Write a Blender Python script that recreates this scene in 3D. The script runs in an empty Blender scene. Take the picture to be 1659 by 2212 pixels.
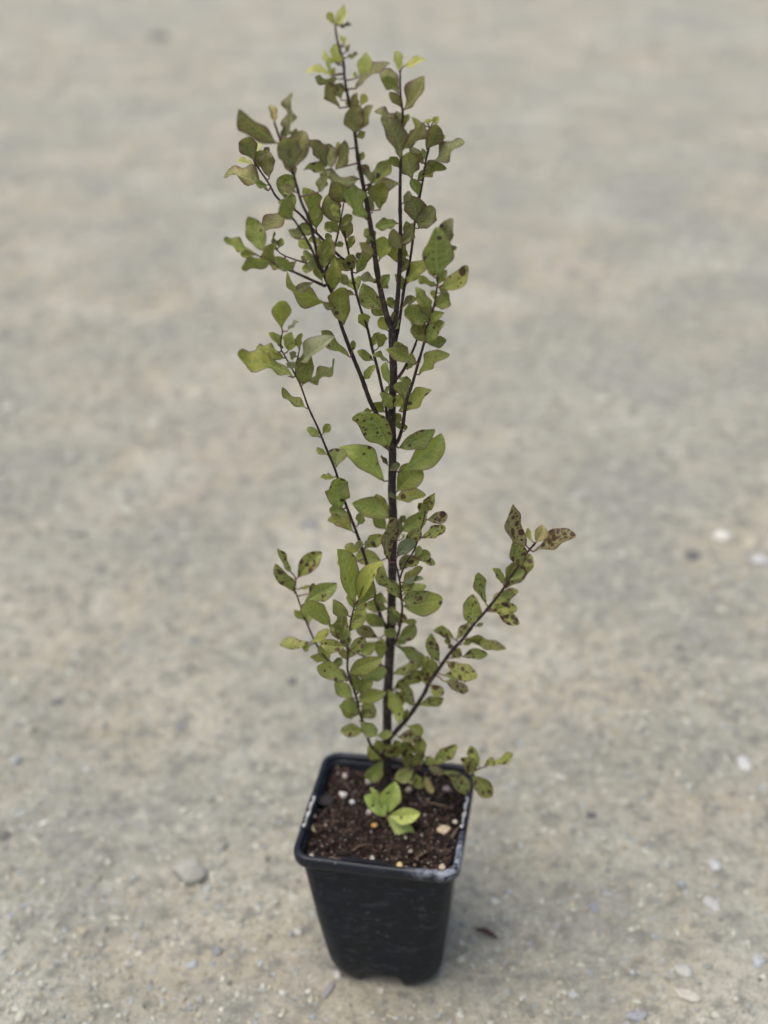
import bpy, math, random
import numpy as np
from mathutils import Vector, Matrix
R = math.radians
rng = np.random.default_rng(7)
random.seed(11)
S = bpy.context.scene
C = S.collection

# ------------------------------------------------------------------ camera
PITCH, ROLL, FPX = R(28.86), .0217, 2750.0       # measured from the pot's rim
H_POT, W_POT = .1405, .12
H_CAM = .6465 + H_POT
POT_X, POT_Y, POT_YAW = -.0021, .7174, -.1804
cam_d = bpy.data.cameras.new('camera'); cam = bpy.data.objects.new('camera', cam_d); C.objects.link(cam)
cam.matrix_world = Matrix.Translation((0, 0, H_CAM)) @ Matrix.Rotation(math.pi/2 - PITCH, 4, 'X') @ Matrix.Rotation(-ROLL, 4, 'Z')
cam_d.sensor_fit = 'VERTICAL'; cam_d.sensor_height = 36; cam_d.sensor_width = 27
cam_d.lens = FPX/2212*36
cam_d.clip_start = .02; cam_d.clip_end = 600
cam_d.dof.use_dof = True; cam_d.dof.focus_distance = .785; cam_d.dof.aperture_fstop = 3.4
S.camera = cam

# ------------------------------------------------------------------ world, sun, exposure
w = bpy.data.worlds.new('World'); S.world = w; w.use_nodes = True
nt = w.node_tree; bg = nt.nodes['Background']
sky = nt.nodes.new('ShaderNodeTexSky'); sky.sky_type = 'NISHITA'; sky.sun_disc = False
SUN_EL, SUN_AZ = R(70), R(-120)                     # azimuth from +Y towards +X
sky.sun_elevation = SUN_EL; sky.sun_rotation = SUN_AZ
sky.air_density = 1.0; sky.dust_density = 4.0; sky.ozone_density = 1.0
nt.links.new(sky.outputs[0], bg.inputs[0]); bg.inputs[1].default_value = .105
sd = bpy.data.lights.new('sun', 'SUN'); sd.energy = 1.5; sd.angle = R(60); sd.color = (1, .95, .87)
sun = bpy.data.objects.new('sun', sd); C.objects.link(sun)
dirv = Vector((math.sin(SUN_AZ)*math.cos(SUN_EL), math.cos(SUN_AZ)*math.cos(SUN_EL), math.sin(SUN_EL)))
sun.rotation_euler = dirv.to_track_quat('Z', 'Y').to_euler()
S.view_settings.view_transform = 'Standard'; S.view_settings.look = 'None'
S.view_settings.exposure = .60; S.view_settings.gamma = 1; S.view_settings.use_curve_mapping = False

# ------------------------------------------------------------------ measuring: a pixel of the photograph (3000 wide) -> a point
def ray(x, y):
    u = x*.553 - 829.5; v = 1106 - y*.553
    c, s = math.cos(-ROLL), math.sin(-ROLL); u, v = c*u - s*v, s*u + c*v
    return Vector((u, FPX*math.cos(PITCH) + v*math.sin(PITCH), -FPX*math.sin(PITCH) + v*math.cos(PITCH)))
CAM = Vector((0, 0, H_CAM))
def at_y(x, y, Y): d = ray(x, y); return CAM + d*(Y/d.y)
def at_z(x, y, Z): d = ray(x, y); return CAM + d*((Z - H_CAM)/d.z)
def px_m(P): return (P - CAM).length/(FPX/.553)*1.0    # metres per photograph pixel, about

# ------------------------------------------------------------------ helpers
def link(o, parent=None):
    C.objects.link(o)
    if parent: o.parent = parent; o.matrix_parent_inverse = parent.matrix_world.inverted()
    return o
def mesh_obj(name, V, F, mat, parent=None, smooth=True, attrs=None):
    me = bpy.data.meshes.new(name); me.from_pydata([tuple(v) for v in V], [], [tuple(f) for f in F])
    if attrs:
        for k, (typ, data) in attrs.items():
            a = me.attributes.new(k, typ, 'POINT')
            if typ == 'FLOAT': a.data.foreach_set('value', np.asarray(data, dtype=np.float32).ravel())
            elif typ == 'FLOAT_VECTOR': a.data.foreach_set('vector', np.asarray(data, dtype=np.float32).ravel())
            else: a.data.foreach_set('color', np.asarray(data, dtype=np.float32).ravel())
    if smooth: me.polygons.foreach_set('use_smooth', [True]*len(me.polygons))
    me.materials.append(mat); me.update()
    return link(bpy.data.objects.new(name, me), parent)
def big_mesh(name, V, F, mat, smooth=False, attrs=None):      # numpy arrays, all faces the same size
    me = bpy.data.meshes.new(name); n = F.shape[1]
    me.vertices.add(len(V)); me.vertices.foreach_set('co', V.astype(np.float32).ravel())
    me.loops.add(F.size); me.loops.foreach_set('vertex_index', F.astype(np.int32).ravel())
    me.polygons.add(len(F)); me.polygons.foreach_set('loop_start', np.arange(len(F), dtype=np.int32)*n)
    me.update(calc_edges=True)
    me.polygons.foreach_set('use_smooth', np.full(len(F), smooth))
    if attrs:
        for k, data in attrs.items():
            a = me.attributes.new(k, 'FLOAT_COLOR', 'POINT'); a.data.foreach_set('color', data.astype(np.float32).ravel())
    me.materials.append(mat); me.update()
    return link(bpy.data.objects.new(name, me))
def tag(o, label=None, cat=None, group=None, kind=None):
    for k, v in (('label', label), ('category', cat), ('group', group), ('kind', kind)):
        if v: o[k] = v
    return o
def vnoise(x, y, scale, seed):                               # smooth value noise, -1..1
    x = np.asarray(x)/scale + seed*17.13; y = np.asarray(y)/scale + seed*31.7
    xi = np.floor(x).astype(np.int64); yi = np.floor(y).astype(np.int64); fx = x - xi; fy = y - yi
    fx = fx*fx*(3 - 2*fx); fy = fy*fy*(3 - 2*fy)
    def h(a, b):
        n = (a*374761393 + b*668265263 + seed*69069) & 0xffffffff
        n = ((n ^ (n >> 13))*1274126177) & 0xffffffff
        return ((n ^ (n >> 16)) & 0xffff)/32767.5 - 1
    return (h(xi, yi)*(1-fx) + h(xi+1, yi)*fx)*(1-fy) + (h(xi, yi+1)*(1-fx) + h(xi+1, yi+1)*fx)*fy

class NT:
    def __init__(s, name):
        s.m = bpy.data.materials.new(name); s.m.use_nodes = True; s.t = s.m.node_tree
        s.b = s.t.nodes['Principled BSDF']; s.out = s.t.nodes['Material Output']
    def n(s, typ, **kw):
        x = s.t.nodes.new(typ)
        for k, v in kw.items(): setattr(x, k, v)
        return x
    def l(s, a, b): s.t.links.new(a, b)
    def coord(s, kind='Object'): return s.n('ShaderNodeTexCoord').outputs[kind]
    def noise(s, vec, scale, detail=4, rough=.55, dist=0):
        x = s.n('ShaderNodeTexNoise'); s.l(vec, x.inputs['Vector'])
        x.inputs['Scale'].default_value = scale; x.inputs['Detail'].default_value = detail
        x.inputs['Roughness'].default_value = rough; x.inputs['Distortion'].default_value = dist
        return x.outputs['Fac']
    def voro(s, vec, scale, out='Distance', rand=1):
        x = s.n('ShaderNodeTexVoronoi'); s.l(vec, x.inputs['Vector']); x.inputs['Scale'].default_value = scale
        x.inputs['Randomness'].default_value = rand
        return x.outputs[out]
    def attr(s, name, out='Color'):
        x = s.n('ShaderNodeAttribute'); x.attribute_name = name; return x.outputs[out]
    def ramp(s, fac, stops):
        x = s.n('ShaderNodeValToRGB'); s.l(fac, x.inputs[0]); e = x.color_ramp.elements
        while len(e) < len(stops): e.new(.5)
        for i, (p, c) in enumerate(stops):
            e[i].position = p; e[i].color = (c, c, c, 1) if isinstance(c, (int, float)) else (*c, 1)
        return x.outputs[0]
    def mix(s, fac, a, b, mode='MIX'):
        x = s.n('ShaderNodeMix', data_type='RGBA', blend_type=mode)
        for i, v in ((0, fac), (6, a), (7, b)):
            if isinstance(v, bpy.types.NodeSocket): s.l(v, x.inputs[i])
            elif i == 0: x.inputs[0].default_value = v
            else: x.inputs[i].default_value = (*v, 1)
        return x.outputs[2]
    def math(s, op, a, b=0., c=None):
        x = s.n('ShaderNodeMath', operation=op)
        for i, v in enumerate((a, b) if c is None else (a, b, c)):
            if isinstance(v, bpy.types.NodeSocket): s.l(v, x.inputs[i])
            else: x.inputs[i].default_value = v
        return x.outputs[0]
    def bump(s, h, strength, dist):
        x = s.n('ShaderNodeBump'); s.l(h, x.inputs['Height']); x.inputs['Strength'].default_value = strength
        x.inputs['Distance'].default_value = dist; s.l(x.outputs[0], s.b.inputs['Normal']); return x
    def set(s, color=None, rough=None, spec=None):
        if color is not None:
            if isinstance(color, bpy.types.NodeSocket): s.l(color, s.b.inputs['Base Color'])
            else: s.b.inputs['Base Color'].default_value = (*color, 1)
        if rough is not None:
            if isinstance(rough, bpy.types.NodeSocket): s.l(rough, s.b.inputs['Roughness'])
            else: s.b.inputs['Roughness'].default_value = rough
        if spec is not None: s.b.inputs['Specular IOR Level'].default_value = spec
        return s

# ------------------------------------------------------------------ materials
def m_ground():
    t = NT('sandy_ground'); P = t.coord()
    big = t.noise(P, 2.6, 5, .6, .6); mid = t.noise(P, 11, 5, .65); fine = t.noise(P, 120, 6, .7); grit = t.noise(P, 420, 3, .7)
    c = t.ramp(big, [(.34, (0.387, 0.384, 0.323)), (.46, (0.462, 0.432, 0.328)), (.57, (0.497, 0.449, 0.328)), (.68, (0.427, 0.413, 0.345))])
    wide = t.noise(P, 1.15, 4, .6, .4)
    c = t.mix(t.ramp(wide, [(.40, .55), (.52, 0)]), c, (0.386, 0.397, 0.362))
    c = t.mix(t.ramp(wide, [(.50, 0), (.62, .55)]), c, (0.515, 0.459, 0.372))
    c = t.mix(t.ramp(mid, [(.34, .55), (.54, 0)]), c, (0.335, 0.333, 0.292))
    c = t.mix(t.ramp(mid, [(.56, 0), (.74, .6)]), c, (0.577, 0.544, 0.429))
    far = t.noise(P, 5.2, 3, .5, .3)
    c = t.mix(t.ramp(far, [(.34, .7), (.5, 0)]), c, (0.348, 0.349, 0.305))
    c = t.mix(t.ramp(far, [(.52, 0), (.66, .6)]), c, (0.601, 0.579, 0.478))
    lump = t.noise(P, 55, 4, .6)
    c = t.mix(t.ramp(lump, [(.35, .85), (.49, 0)]), c, (0.242, 0.242, 0.212))
    c = t.mix(t.ramp(lump, [(.57, 0), (.69, .55)]), c, (0.635, 0.614, 0.501))
    c = t.mix(t.ramp(fine, [(.34, .6), (.5, 0)]), c, (0.231, 0.222, 0.184))
    c = t.mix(t.ramp(fine, [(.55, 0), (.72, .5)]), c, (0.647, 0.627, 0.511))
    c = t.mix(t.ramp(grit, [(.38, .5), (.5, 0)]), c, (0.231, 0.218, 0.177))
    t.set(c, .95, .2)
    h = t.math('ADD', t.math('MULTIPLY', fine, 1.0), t.math('MULTIPLY', grit, .35))
    t.bump(h, 1, .005)
    return t.m
def m_stone(name='gravel_stone'):
    t = NT(name); P = t.coord(); a = t.attr('lc')
    n = t.noise(P, 350, 4, .6)
    c = t.mix(t.ramp(n, [(.38, .45), (.58, 0)]), a, t.mix(1, a, (.62, .6, .58), 'MULTIPLY'))
    t.set(c, .85, .3); t.bump(n, .4, .001); return t.m
def m_pot():
    t = NT('black_plastic'); P = t.coord(); S3 = t.n('ShaderNodeSeparateXYZ'); t.l(P, S3.inputs[0])
    haze = t.noise(P, 38, 6, .7, .8); dustn = t.noise(P, 160, 4, .8)
    c = t.mix(t.ramp(haze, [(.45, 0), (.75, .35)]), (.0028, .0052, .0100), (.020, .028, .042))
    # dusty specks and dried drips
    sp = t.voro(P, 150, 'Distance'); sc = t.voro(P, 150, 'Color'); ss = t.n('ShaderNodeSeparateColor'); t.l(sc, ss.inputs[0])
    m = t.math('MULTIPLY', t.ramp(sp, [(.08, 1), (.30, 0)]), t.ramp(ss.outputs[0], [(.80, 0), (.92, 1)]))
    patch = t.ramp(t.noise(P, 22, 3, .6, .5), [(.42, .08), (.62, 1)]); m = t.math('MULTIPLY', m, patch)
    c = t.mix(t.math('MULTIPLY', m, .5), c, (.11, .125, .14))
    sp2 = t.voro(P, 420, 'Distance'); sc2 = t.voro(P, 420, 'Color'); ss2 = t.n('ShaderNodeSeparateColor'); t.l(sc2, ss2.inputs[0])
    m2 = t.math('MULTIPLY', t.ramp(sp2, [(.15, 1), (.34, 0)]), t.ramp(ss2.outputs[1], [(.86, 0), (.93, 1)]))
    m2 = t.math('MULTIPLY', m2, patch)
    c = t.mix(t.math('MULTIPLY', m2, .40), c, (.17, .19, .20))
    st = t.n('ShaderNodeMapping'); t.l(P, st.inputs[0]); st.inputs['Scale'].default_value = (1, 1, 3.4); st.inputs['Rotation'].default_value = (.3, .4, 0)
    sc3 = t.noise(st.outputs[0], 60, 5, .75, 1.5)
    c = t.mix(t.ramp(sc3, [(.53, 0), (.66, .45)]), c, (.070, .088, .108))
    # bottom edge picks up the sand it stands on
    low = t.ramp(S3.outputs[2], [(0.0, .30), (.02, 0)])
    c = t.mix(t.math('MULTIPLY', low, t.ramp(dustn, [(.35, .1), (.65, .7)])), c, (.17, .16, .14))
    t.set(c, t.ramp(haze, [(.35, .42), (.7, .62)]), .30); t.bump(t.noise(P, 900, 2, .5), .12, .0004)
    return t.m
def m_rim():
    t = NT('rim_plastic'); P = t.coord()
    haze = t.noise(P, 60, 5, .7, .4)
    c = t.mix(t.ramp(haze, [(.45, 0), (.75, .4)]), (.0055, .0080, .0135), (.020, .026, .038))
    # pale rubbed scuffs on the near right corner
    k = t.attr('scuff', 'Fac')
    fib = t.noise(P, 95, 5, .62, 1.2)
    c = t.mix(t.math('MULTIPLY', t.math('MULTIPLY', k, .65), t.ramp(fib, [(.42, .0), (.60, 1)])), c, (.42, .46, .52))
    sp = t.voro(P, 260, 'Distance'); sc = t.voro(P, 260, 'Color'); ss = t.n('ShaderNodeSeparateColor'); t.l(sc, ss.inputs[0])
    m = t.math('MULTIPLY', t.ramp(sp, [(.12, 1), (.3, 0)]), t.ramp(ss.outputs[0], [(.86, 0), (.93, 1)]))
    c = t.mix(t.math('MULTIPLY', m, .45), c, (.3, .3, .3))
    t.set(c, t.ramp(haze, [(.3, .36), (.7, .50)]), .40); t.bump(fib, .1, .0005); return t.m
def m_plain(name, col, rough=.7, var=.25, scale=200, spec=.3):
    t = NT(name); P = t.coord(); n = t.noise(P, scale, 4, .65)
    d = tuple(v*(1 - var*1.6) for v in col); e = tuple(min(1, v*(1 + var)) for v in col)
    t.set(t.ramp(n, [(.32, d), (.5, col), (.7, e)]), rough, spec); t.bump(n, .4, .001); return t.m
def m_soil():
    t = NT('potting_soil'); P = t.coord()
    a = t.noise(P, 130, 6, .75); b = t.noise(P, 40, 4, .6); v = t.voro(P, 420, 'Color'); s = t.n('ShaderNodeSeparateColor'); t.l(v, s.inputs[0])
    c = t.ramp(a, [(.33, (.006, .005, .004)), (.5, (.022, .014, .011)), (.62, (.05, .031, .024)), (.76, (.09, .06, .045))])
    c = t.mix(t.ramp(b, [(.4, .5), (.6, 0)]), c, (.010, .007, .006))
    c = t.mix(t.ramp(s.outputs[0], [(.93, 0), (.96, .6)]), c, (.22, .19, .16))
    t.set(c, .95, .15); t.bump(a, 1, .004); return t.m
def m_bits(name):                                            # loose bits coloured one by one
    t = NT(name); a = t.attr('lc'); n = t.noise(t.coord(), 600, 3, .6)
    c = t.mix(t.ramp(n, [(.38, .5), (.6, 0)]), a, t.mix(1, a, (.5, .48, .46), 'MULTIPLY'))
    t.set(c, .85, .2); t.bump(n, .5, .0008); return t.m
def m_bark():
    t = NT('stem_bark'); P = t.coord(); n = t.noise(P, 220, 5, .7); n2 = t.noise(P, 35, 3, .5)
    st = t.attr('age', 'Fac')
    young = t.ramp(n, [(.35, (.020, .009, .012)), (.65, (.05, .022, .026))])
    old = t.ramp(n, [(.33, (.012, .009, .008)), (.52, (.038, .028, .025)), (.68, (.11, .088, .074))])
    c = t.mix(st, young, old)
    v = t.voro(P, 330, 'Distance'); vc = t.voro(P, 330, 'Color'); s = t.n('ShaderNodeSeparateColor'); t.l(vc, s.inputs[0])
    c = t.mix(t.math('MULTIPLY', t.ramp(v, [(.12, .7), (.28, 0)]), t.ramp(s.outputs[0], [(.8, 0), (.88, 1)])), c, (.17, .12, .09))
    t.set(c, .62, .35); t.bump(n, .7, .0012); return t.m
def m_petiole():
    t = NT('petiole_skin'); t.set(t.mix(t.noise(t.coord(), 200), (.10, .03, .035), (.17, .09, .06)), .5, .4); return t.m
def m_leaf():
    t = NT('leaf_surface')
    lc = t.attr('lc'); lv = t.attr('lv', 'Vector'); lu = t.attr('lu', 'Vector'); sp = t.attr('sp', 'Vector')
    U = t.n('ShaderNodeSeparateXYZ'); t.l(lu, U.inputs[0]); Q = t.n('ShaderNodeSeparateXYZ'); t.l(sp, Q.inputs[0])
    u, s, e = U.outputs; spot, purple, seed = Q.outputs
    n = t.noise(lv, 2.2, 4, .6); nf = t.noise(lv, 9, 3, .6)
    c = t.mix(t.ramp(n, [(.36, .55), (.56, 0)]), lc, t.mix(1, lc, (.60, .66, .55), 'MULTIPLY'))
    c = t.mix(t.ramp(n, [(.55, 0), (.74, .45)]), c, t.mix(1, lc, (1.35, 1.08, .80), 'MULTIPLY'))
    # veins: midrib and slanting side veins, paler
    aS = t.math('ABSOLUTE', s)
    mid = t.math('SUBTRACT', 1, t.math('MINIMUM', 1, t.math('DIVIDE', aS, t.math('ADD', t.math('MULTIPLY', t.math('SUBTRACT', 1, u), .11), .035))))
    ph = t.math('SUBTRACT', t.math('MULTIPLY', u, 7.0), t.math('MULTIPLY', aS, 1.9))
    ph = t.math('ADD', ph, t.math('MULTIPLY', n, 1.3))
    fr = t.math('ABSOLUTE', t.math('SUBTRACT', t.math('FRACT', ph), .5))
    side = t.math('SUBTRACT', 1, t.math('MINIMUM', 1, t.math('MULTIPLY', fr, 4.6)))
    side = t.math('MULTIPLY', side, t.math('SUBTRACT', 1, t.math('MULTIPLY', aS, .75)))
    vein = t.math('MAXIMUM', t.math('MULTIPLY', mid, .85), t.math('MULTIPLY', side, .55))
    veinc = t.mix(.45, t.mix(1, lc, (1.25, 1.45, 1.6), 'MULTIPLY'), (.40, .50, .24))
    c = t.mix(vein, c, veinc)
    # purple bronzing towards the rim of the blade
    rimn = t.math('ADD', e, t.math('MULTIPLY', t.math('SUBTRACT', n, .5), .35))
    c = t.mix(t.math('MULTIPLY', t.ramp(rimn, [(.45, 0), (.98, 1)]), purple), c, (.140, .088, .062))
    c = t.mix(t.ramp(e, [(.90, 0), (.97, .78)]), c, (.105, .045, .045))
    # leaf spots, larger and smaller
    for sc, th, k, sub_ in ((2.2, .50, .62, 0), (4.4, .50, .50, .25), (1.35, .44, .3, .40)):
        vv = t.n('ShaderNodeVectorMath', operation='ADD'); t.l(lv, vv.inputs[0]); vv.inputs[1].default_value = (k*7, k*3, k)
        d = t.voro(vv.outputs[0], sc, 'Distance'); cc = t.voro(vv.outputs[0], sc, 'Color')
        s3 = t.n('ShaderNodeSeparateColor'); t.l(cc, s3.inputs[0])
        r = t.math('MULTIPLY', t.math('ADD', t.math('MULTIPLY', s3.outputs[1], .6), .4), th)
        d = t.math('ADD', d, t.math('MULTIPLY', t.math('SUBTRACT', nf, .5), .16))
        inside = t.math('MULTIPLY', t.math('SUBTRACT', r, d), 11); 
        cl = t.n('ShaderNodeClamp'); t.l(inside, cl.inputs[0])
        has = t.math('LESS_THAN', s3.outputs[0], t.math('SUBTRACT', spot, sub_))
        halo = t.math('MULTIPLY', t.math('SUBTRACT', t.math('ADD', r, .16), d), 6)
        ch = t.n('ShaderNodeClamp'); t.l(halo, ch.inputs[0])
        c = t.mix(t.math('MULTIPLY', t.math('MULTIPLY', ch.outputs[0], has), .22), c, (.28, .22, .075))
        c = t.mix(t.math('MULTIPLY', t.math('MULTIPLY', cl.outputs[0], has), .88), c, t.mix(s3.outputs[2], (.036, .010, .016), (.070, .022, .026)))
    # paler underside
    g = t.n('ShaderNodeNewGeometry')
    c = t.mix(t.math('MULTIPLY', g.outputs['Backfacing'], .35), c, (.17, .19, .12))
    t.set(c, t.ramp(nf, [(.3, .34), (.7, .5)]), .38)
    h = t.math('ADD', t.math('MULTIPLY', vein, -.5), t.math('MULTIPLY', nf, .35)); t.bump(h, .9, .0012)
    tr = t.n('ShaderNodeBsdfTranslucent'); t.l(t.mix(1, c, (1.25, 1.3, .7), 'MULTIPLY'), tr.inputs[0])
    mx = t.n('ShaderNodeMixShader'); mx.inputs[0].default_value = .26
    t.l(t.b.outputs[0], mx.inputs[1]); t.l(tr.outputs[0], mx.inputs[2]); t.l(mx.outputs[0], t.out.inputs[0])
    return t.m
M = dict(ground=m_ground(), stone=m_stone(), pot=m_pot(), rim=m_rim(), soil=m_soil(), bits=m_bits('mix_bits'), bark=m_bark(),
         petiole=m_petiole(), leaf=m_leaf(), recess=m_plain('recess_black', (.006, .006, .008), .6, .2),
         mark=m_plain('printed_white', (.40, .40, .39), .7, .2, 260))

# ------------------------------------------------------------------ ground
def ground_z(x, y):
    f = np.exp(-(((np.asarray(x) - POT_X)**2 + (np.asarray(y) - POT_Y)**2)/.16**2)**2)
    z = .010*vnoise(x, y, .55, 3) + .0055*vnoise(x, y, .12, 4) + .0030*vnoise(x, y, .035, 5) + .0020*vnoise(x, y, .015, 6)
    return z*(1 - f) + f*(.0007*vnoise(x, y, .02, 6) - .0004)
def axis(lo, hi, step, far, g):
    a = list(np.arange(lo, hi, step)); s = step; v = a[-1]
    while v < far: s *= g; v += s; a.append(v)
    return a
ys = axis(.3, 1.75, .0052, 300, 1.035)
ys = [.3 - (v - 1.75) for v in reversed(axis(1.75, 1.8, .03, 300, 1.5))][:-1] + ys
xp = axis(0, .75, .0052, 300, 1.05); xs = [-v for v in reversed(xp)][:-1] + xp
X, Y = np.meshgrid(xs, ys); nx, ny = len(xs), len(ys)
fade = np.clip(1 - (np.hypot(X, Y) - 12)/20, 0, 1)
Z = ground_z(X, Y)*fade
V = np.stack([X, Y, Z], -1).reshape(-1, 3)
i = np.arange((ny-1)*(nx-1)); r, c = i//(nx-1), i % (nx-1); b = r*nx + c
ground = big_mesh('ground', V, np.stack([b, b+1, b+nx+1, b+nx], 1), M['ground'], True)
tag(ground, 'pale compacted sandy ground with grey and tan grit', kind='structure')

# ------------------------------------------------------------------ stones
def ico(sub):
    t = (1 + 5**.5)/2
    v = [(-1,t,0),(1,t,0),(-1,-t,0),(1,-t,0),(0,-1,t),(0,1,t),(0,-1,-t),(0,1,-t),(t,0,-1),(t,0,1),(-t,0,-1),(-t,0,1)]
    f = [(0,11,5),(0,5,1),(0,1,7),(0,7,10),(0,10,11),(1,5,9),(5,11,4),(11,10,2),(10,7,6),(7,1,8),(3,9,4),(3,4,2),(3,2,6),(3,6,8),(3,8,9),(4,9,5),(2,4,11),(6,2,10),(8,6,7),(9,8,1)]
    v = [np.array(a)/np.linalg.norm(a) for a in v]
    for _ in range(sub):
        mid = {}; nf = []
        def mp(a, b):
            k = (min(a, b), max(a, b))
            if k not in mid: p = v[a] + v[b]; v.append(p/np.linalg.norm(p)); mid[k] = len(v) - 1
            return mid[k]
        for a, b_, c_ in f:
            x, y, z = mp(a, b_), mp(b_, c_), mp(c_, a); nf += [(a, x, z), (b_, y, x), (c_, z, y), (x, y, z)]
        f = nf
    return np.array(v), np.array(f)
def lumps(P, size, sub, flat, cols, rough=.22, elong=.5, sink=.36):
    """many stones as one mesh: P (n,3) centres, size (n,) radii"""
    bv, bf = ico(sub); n = len(P); m = len(bv)
    sc = np.stack([1 + elong*rng.random(n), np.ones(n), flat*(.7 + .6*rng.random(n))], 1)*size[:, None]
    jit = 1 + rough*(rng.random((n, m)) - .5)*2
    q = bv[None]*jit[..., None]
    # cut facets so they look broken, not round
    for _ in range(5):
        d = rng.normal(size=(n, 3)); d /= np.linalg.norm(d, axis=1)[:, None]
        h = .45 + .35*rng.random(n); k = np.einsum('nmi,ni->nm', q, d) - h[:, None]
        q = q - np.maximum(k, 0)[..., None]*d[:, None]
    q = q*sc[:, None]
    a = rng.random(n)*2*math.pi; ca, sa = np.cos(a), np.sin(a)
    tl = (rng.random(n) - .5)*.7; ct, stt = np.cos(tl), np.sin(tl)
    x, y, z = q[..., 0], q[..., 1], q[..., 2]
    x, z = x*ct[:, None] - z*stt[:, None], x*stt[:, None] + z*ct[:, None]
    x, y = x*ca[:, None] - y*sa[:, None], x*sa[:, None] + y*ca[:, None]
    q = np.stack([x, y, z], -1) + P[:, None]
    q[..., 2] += ((.5 - sink)*2*size*flat)[:, None]
    F = (bf[None] + (np.arange(n)*m)[:, None, None]).reshape(-1, 3)
    col = np.repeat(np.concatenate([cols, np.ones((n, 1))], 1), m, 0)
    return q.reshape(-1, 3), F, col
PAL = np.array([(.36,.35,.325), (.41,.41,.40), (.27,.265,.25), (.50,.47,.40), (.60,.57,.50), (.45,.39,.30), (.38,.33,.26), (.37,.38,.40), (.20,.19,.18), (.52,.49,.43)])
PW = np.array([.16, .13, .07, .16, .11, .14, .10, .06, .02, .05])
def pick(n, soft=0.):
    c_ = _pick(n); m_ = np.array([.44, .425, .37]); return c_*(1 - soft) + m_*soft
def _pick(n): return PAL[rng.choice(len(PAL), n, p=PW)]*(.82 + .22*rng.random((n, 1)))*np.array([1, 1.05, 1.0])
def clear(x, y): return np.maximum(np.abs(x - POT_X), np.abs(y - POT_Y)) > .055
def scatter(n, x0, x1, y0, y1, smin, smax, sub, pw=3.2, flat=.6, soft=0.):
    x = x0 + (x1-x0)*rng.random(n); y = y0 + (y1-y0)*rng.random(n)
    dens = vnoise(x, y, .13, 21)*.6 + vnoise(x, y, .4, 22)*.5
    keep = (dens > rng.random(n)*1.9 - 1.15) & clear(x, y) & (np.abs(x) < .12 + y*.36)
    x, y = x[keep], y[keep]; n = len(x)
    s = smin + (smax - smin)*rng.random(n)**pw
    P = np.stack([x, y, ground_z(x, y)], 1)
    return lumps(P, s, sub, flat, pick(n, soft))
parts = [scatter(46000, -.6, .6, .42, 1.30, .0006, .0028, 1, 2.4), scatter(1300, -.6, .6, .42, 1.3, .0020, .0048, 1, 2.4),
         scatter(15000, -1.0, 1.0, 1.25, 2.2, .0012, .005, 0, 2.5, .6, .35), scatter(1500, -1.0, 1.0, 1.3, 2.4, .003, .009, 1, 3, .6, .35),
         scatter(16000, -2.8, 2.8, 2.2, 7.5, .003, .013, 0, 3, .6, .55)]
Vs, Fs, Cs, off = [], [], [], 0
for v, f, cc in parts: Vs.append(v); Fs.append(f + off); Cs.append(cc); off += len(v)
gravel = big_mesh('gravel', np.concatenate(Vs), np.concatenate(Fs), M['stone'], False, {'lc': np.concatenate(Cs)})
tag(gravel, 'loose fine grey and tan grit scattered over the sandy ground', 'gravel', kind='stuff')

GROUPS = {'stone': 'stones lying on the sandy ground', 'pebble': 'pebbles at the front of the soil', 'bark_chip': 'bark chips on the soil', 'perlite_lump': 'perlite lumps on the soil'}
def stone(px, py, wpx, hpx, rot, col, label, seed, cat='stone', name='stone', group=None, mat='stone', zoff=None, flat=None, sub=3, lift=.28):
    """one stone at photograph pixel (px,py), wpx/hpx its visible size there"""
    P = at_z(px, py, 0) if zoff is None else at_z(px, py, zoff)
    k = px_m(P); rs = np.random.default_rng(seed)
    bv, bf = ico(sub); q = bv.copy()
    amp = vnoise(bv[:, 0]*1.0 + seed, bv[:, 1] + bv[:, 2]*1.7, .8, seed)*.16
    q *= (1 + amp)[:, None]
    for _ in range(7):
        d = rs.normal(size=3); d /= np.linalg.norm(d); h = .62 + .25*rs.random(); kk = q@d - h
        q -= np.maximum(kk, 0)[:, None]*d
    a, b_ = wpx*k/2, hpx*k/2*1.15
    hz = (flat if flat else .55)*min(a, b_)
    q = q*np.array([a, b_*1.2, hz])
    c_, s_ = math.cos(rot), math.sin(rot); q = np.stack([q[:, 0]*c_ - q[:, 1]*s_, q[:, 0]*s_ + q[:, 1]*c_, q[:, 2]], 1)
    base = float(ground_z(P.x, P.y)) if zoff is None else zoff
    if zoff is None: gm = sum(col)/3; col = tuple(.84*(.6*c_ + .4*gm)*k_ for c_, k_ in zip(col, (1.02, 1.03, .96)))
    cols = np.tile(np.array([*col, 1]), (len(q), 1))
    o = mesh_obj(name, q, bf, M[mat], None, True, {'lc': ('FLOAT_COLOR', cols)})
    o.location = (P.x, P.y, base + hz*(.45 if zoff is not None else lift))
    return tag(o, label, cat, group or GROUPS.get(name))
stone(737, 3408, 132, 80, .05, (.44,.42,.375), lift=.5, flat=.9, label='largest pale flat stone on the ground left of the black pot', seed=1)
stone(804, 3455, 30, 24, .4, (.34,.34,.36), 'small grey stone touching the right end of the large pale stone', 2)
stone(2822, 2098, 66, 62, 0, (.80,.77,.70), 'blurred near-white round stone on the ground far right of the plant', 3)
stone(2700, 2182, 70, 40, .3, (.16,.16,.17), 'blurred dark stone below the white stone at far right', 4)
stone(2965, 2200, 80, 55, .1, (.60,.60,.63), 'blurred pale stone at the right edge, level with the dark stone', 5)
stone(2903, 3008, 48, 58, 0, (.62,.63,.68), 'bluish white stone near the right edge, level with the top of the pot', 6)
stone(2186, 3060, 52, 22, -.35, (.60,.57,.52), 'pale cream sliver of stone just right of the pot rim', 7)
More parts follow.
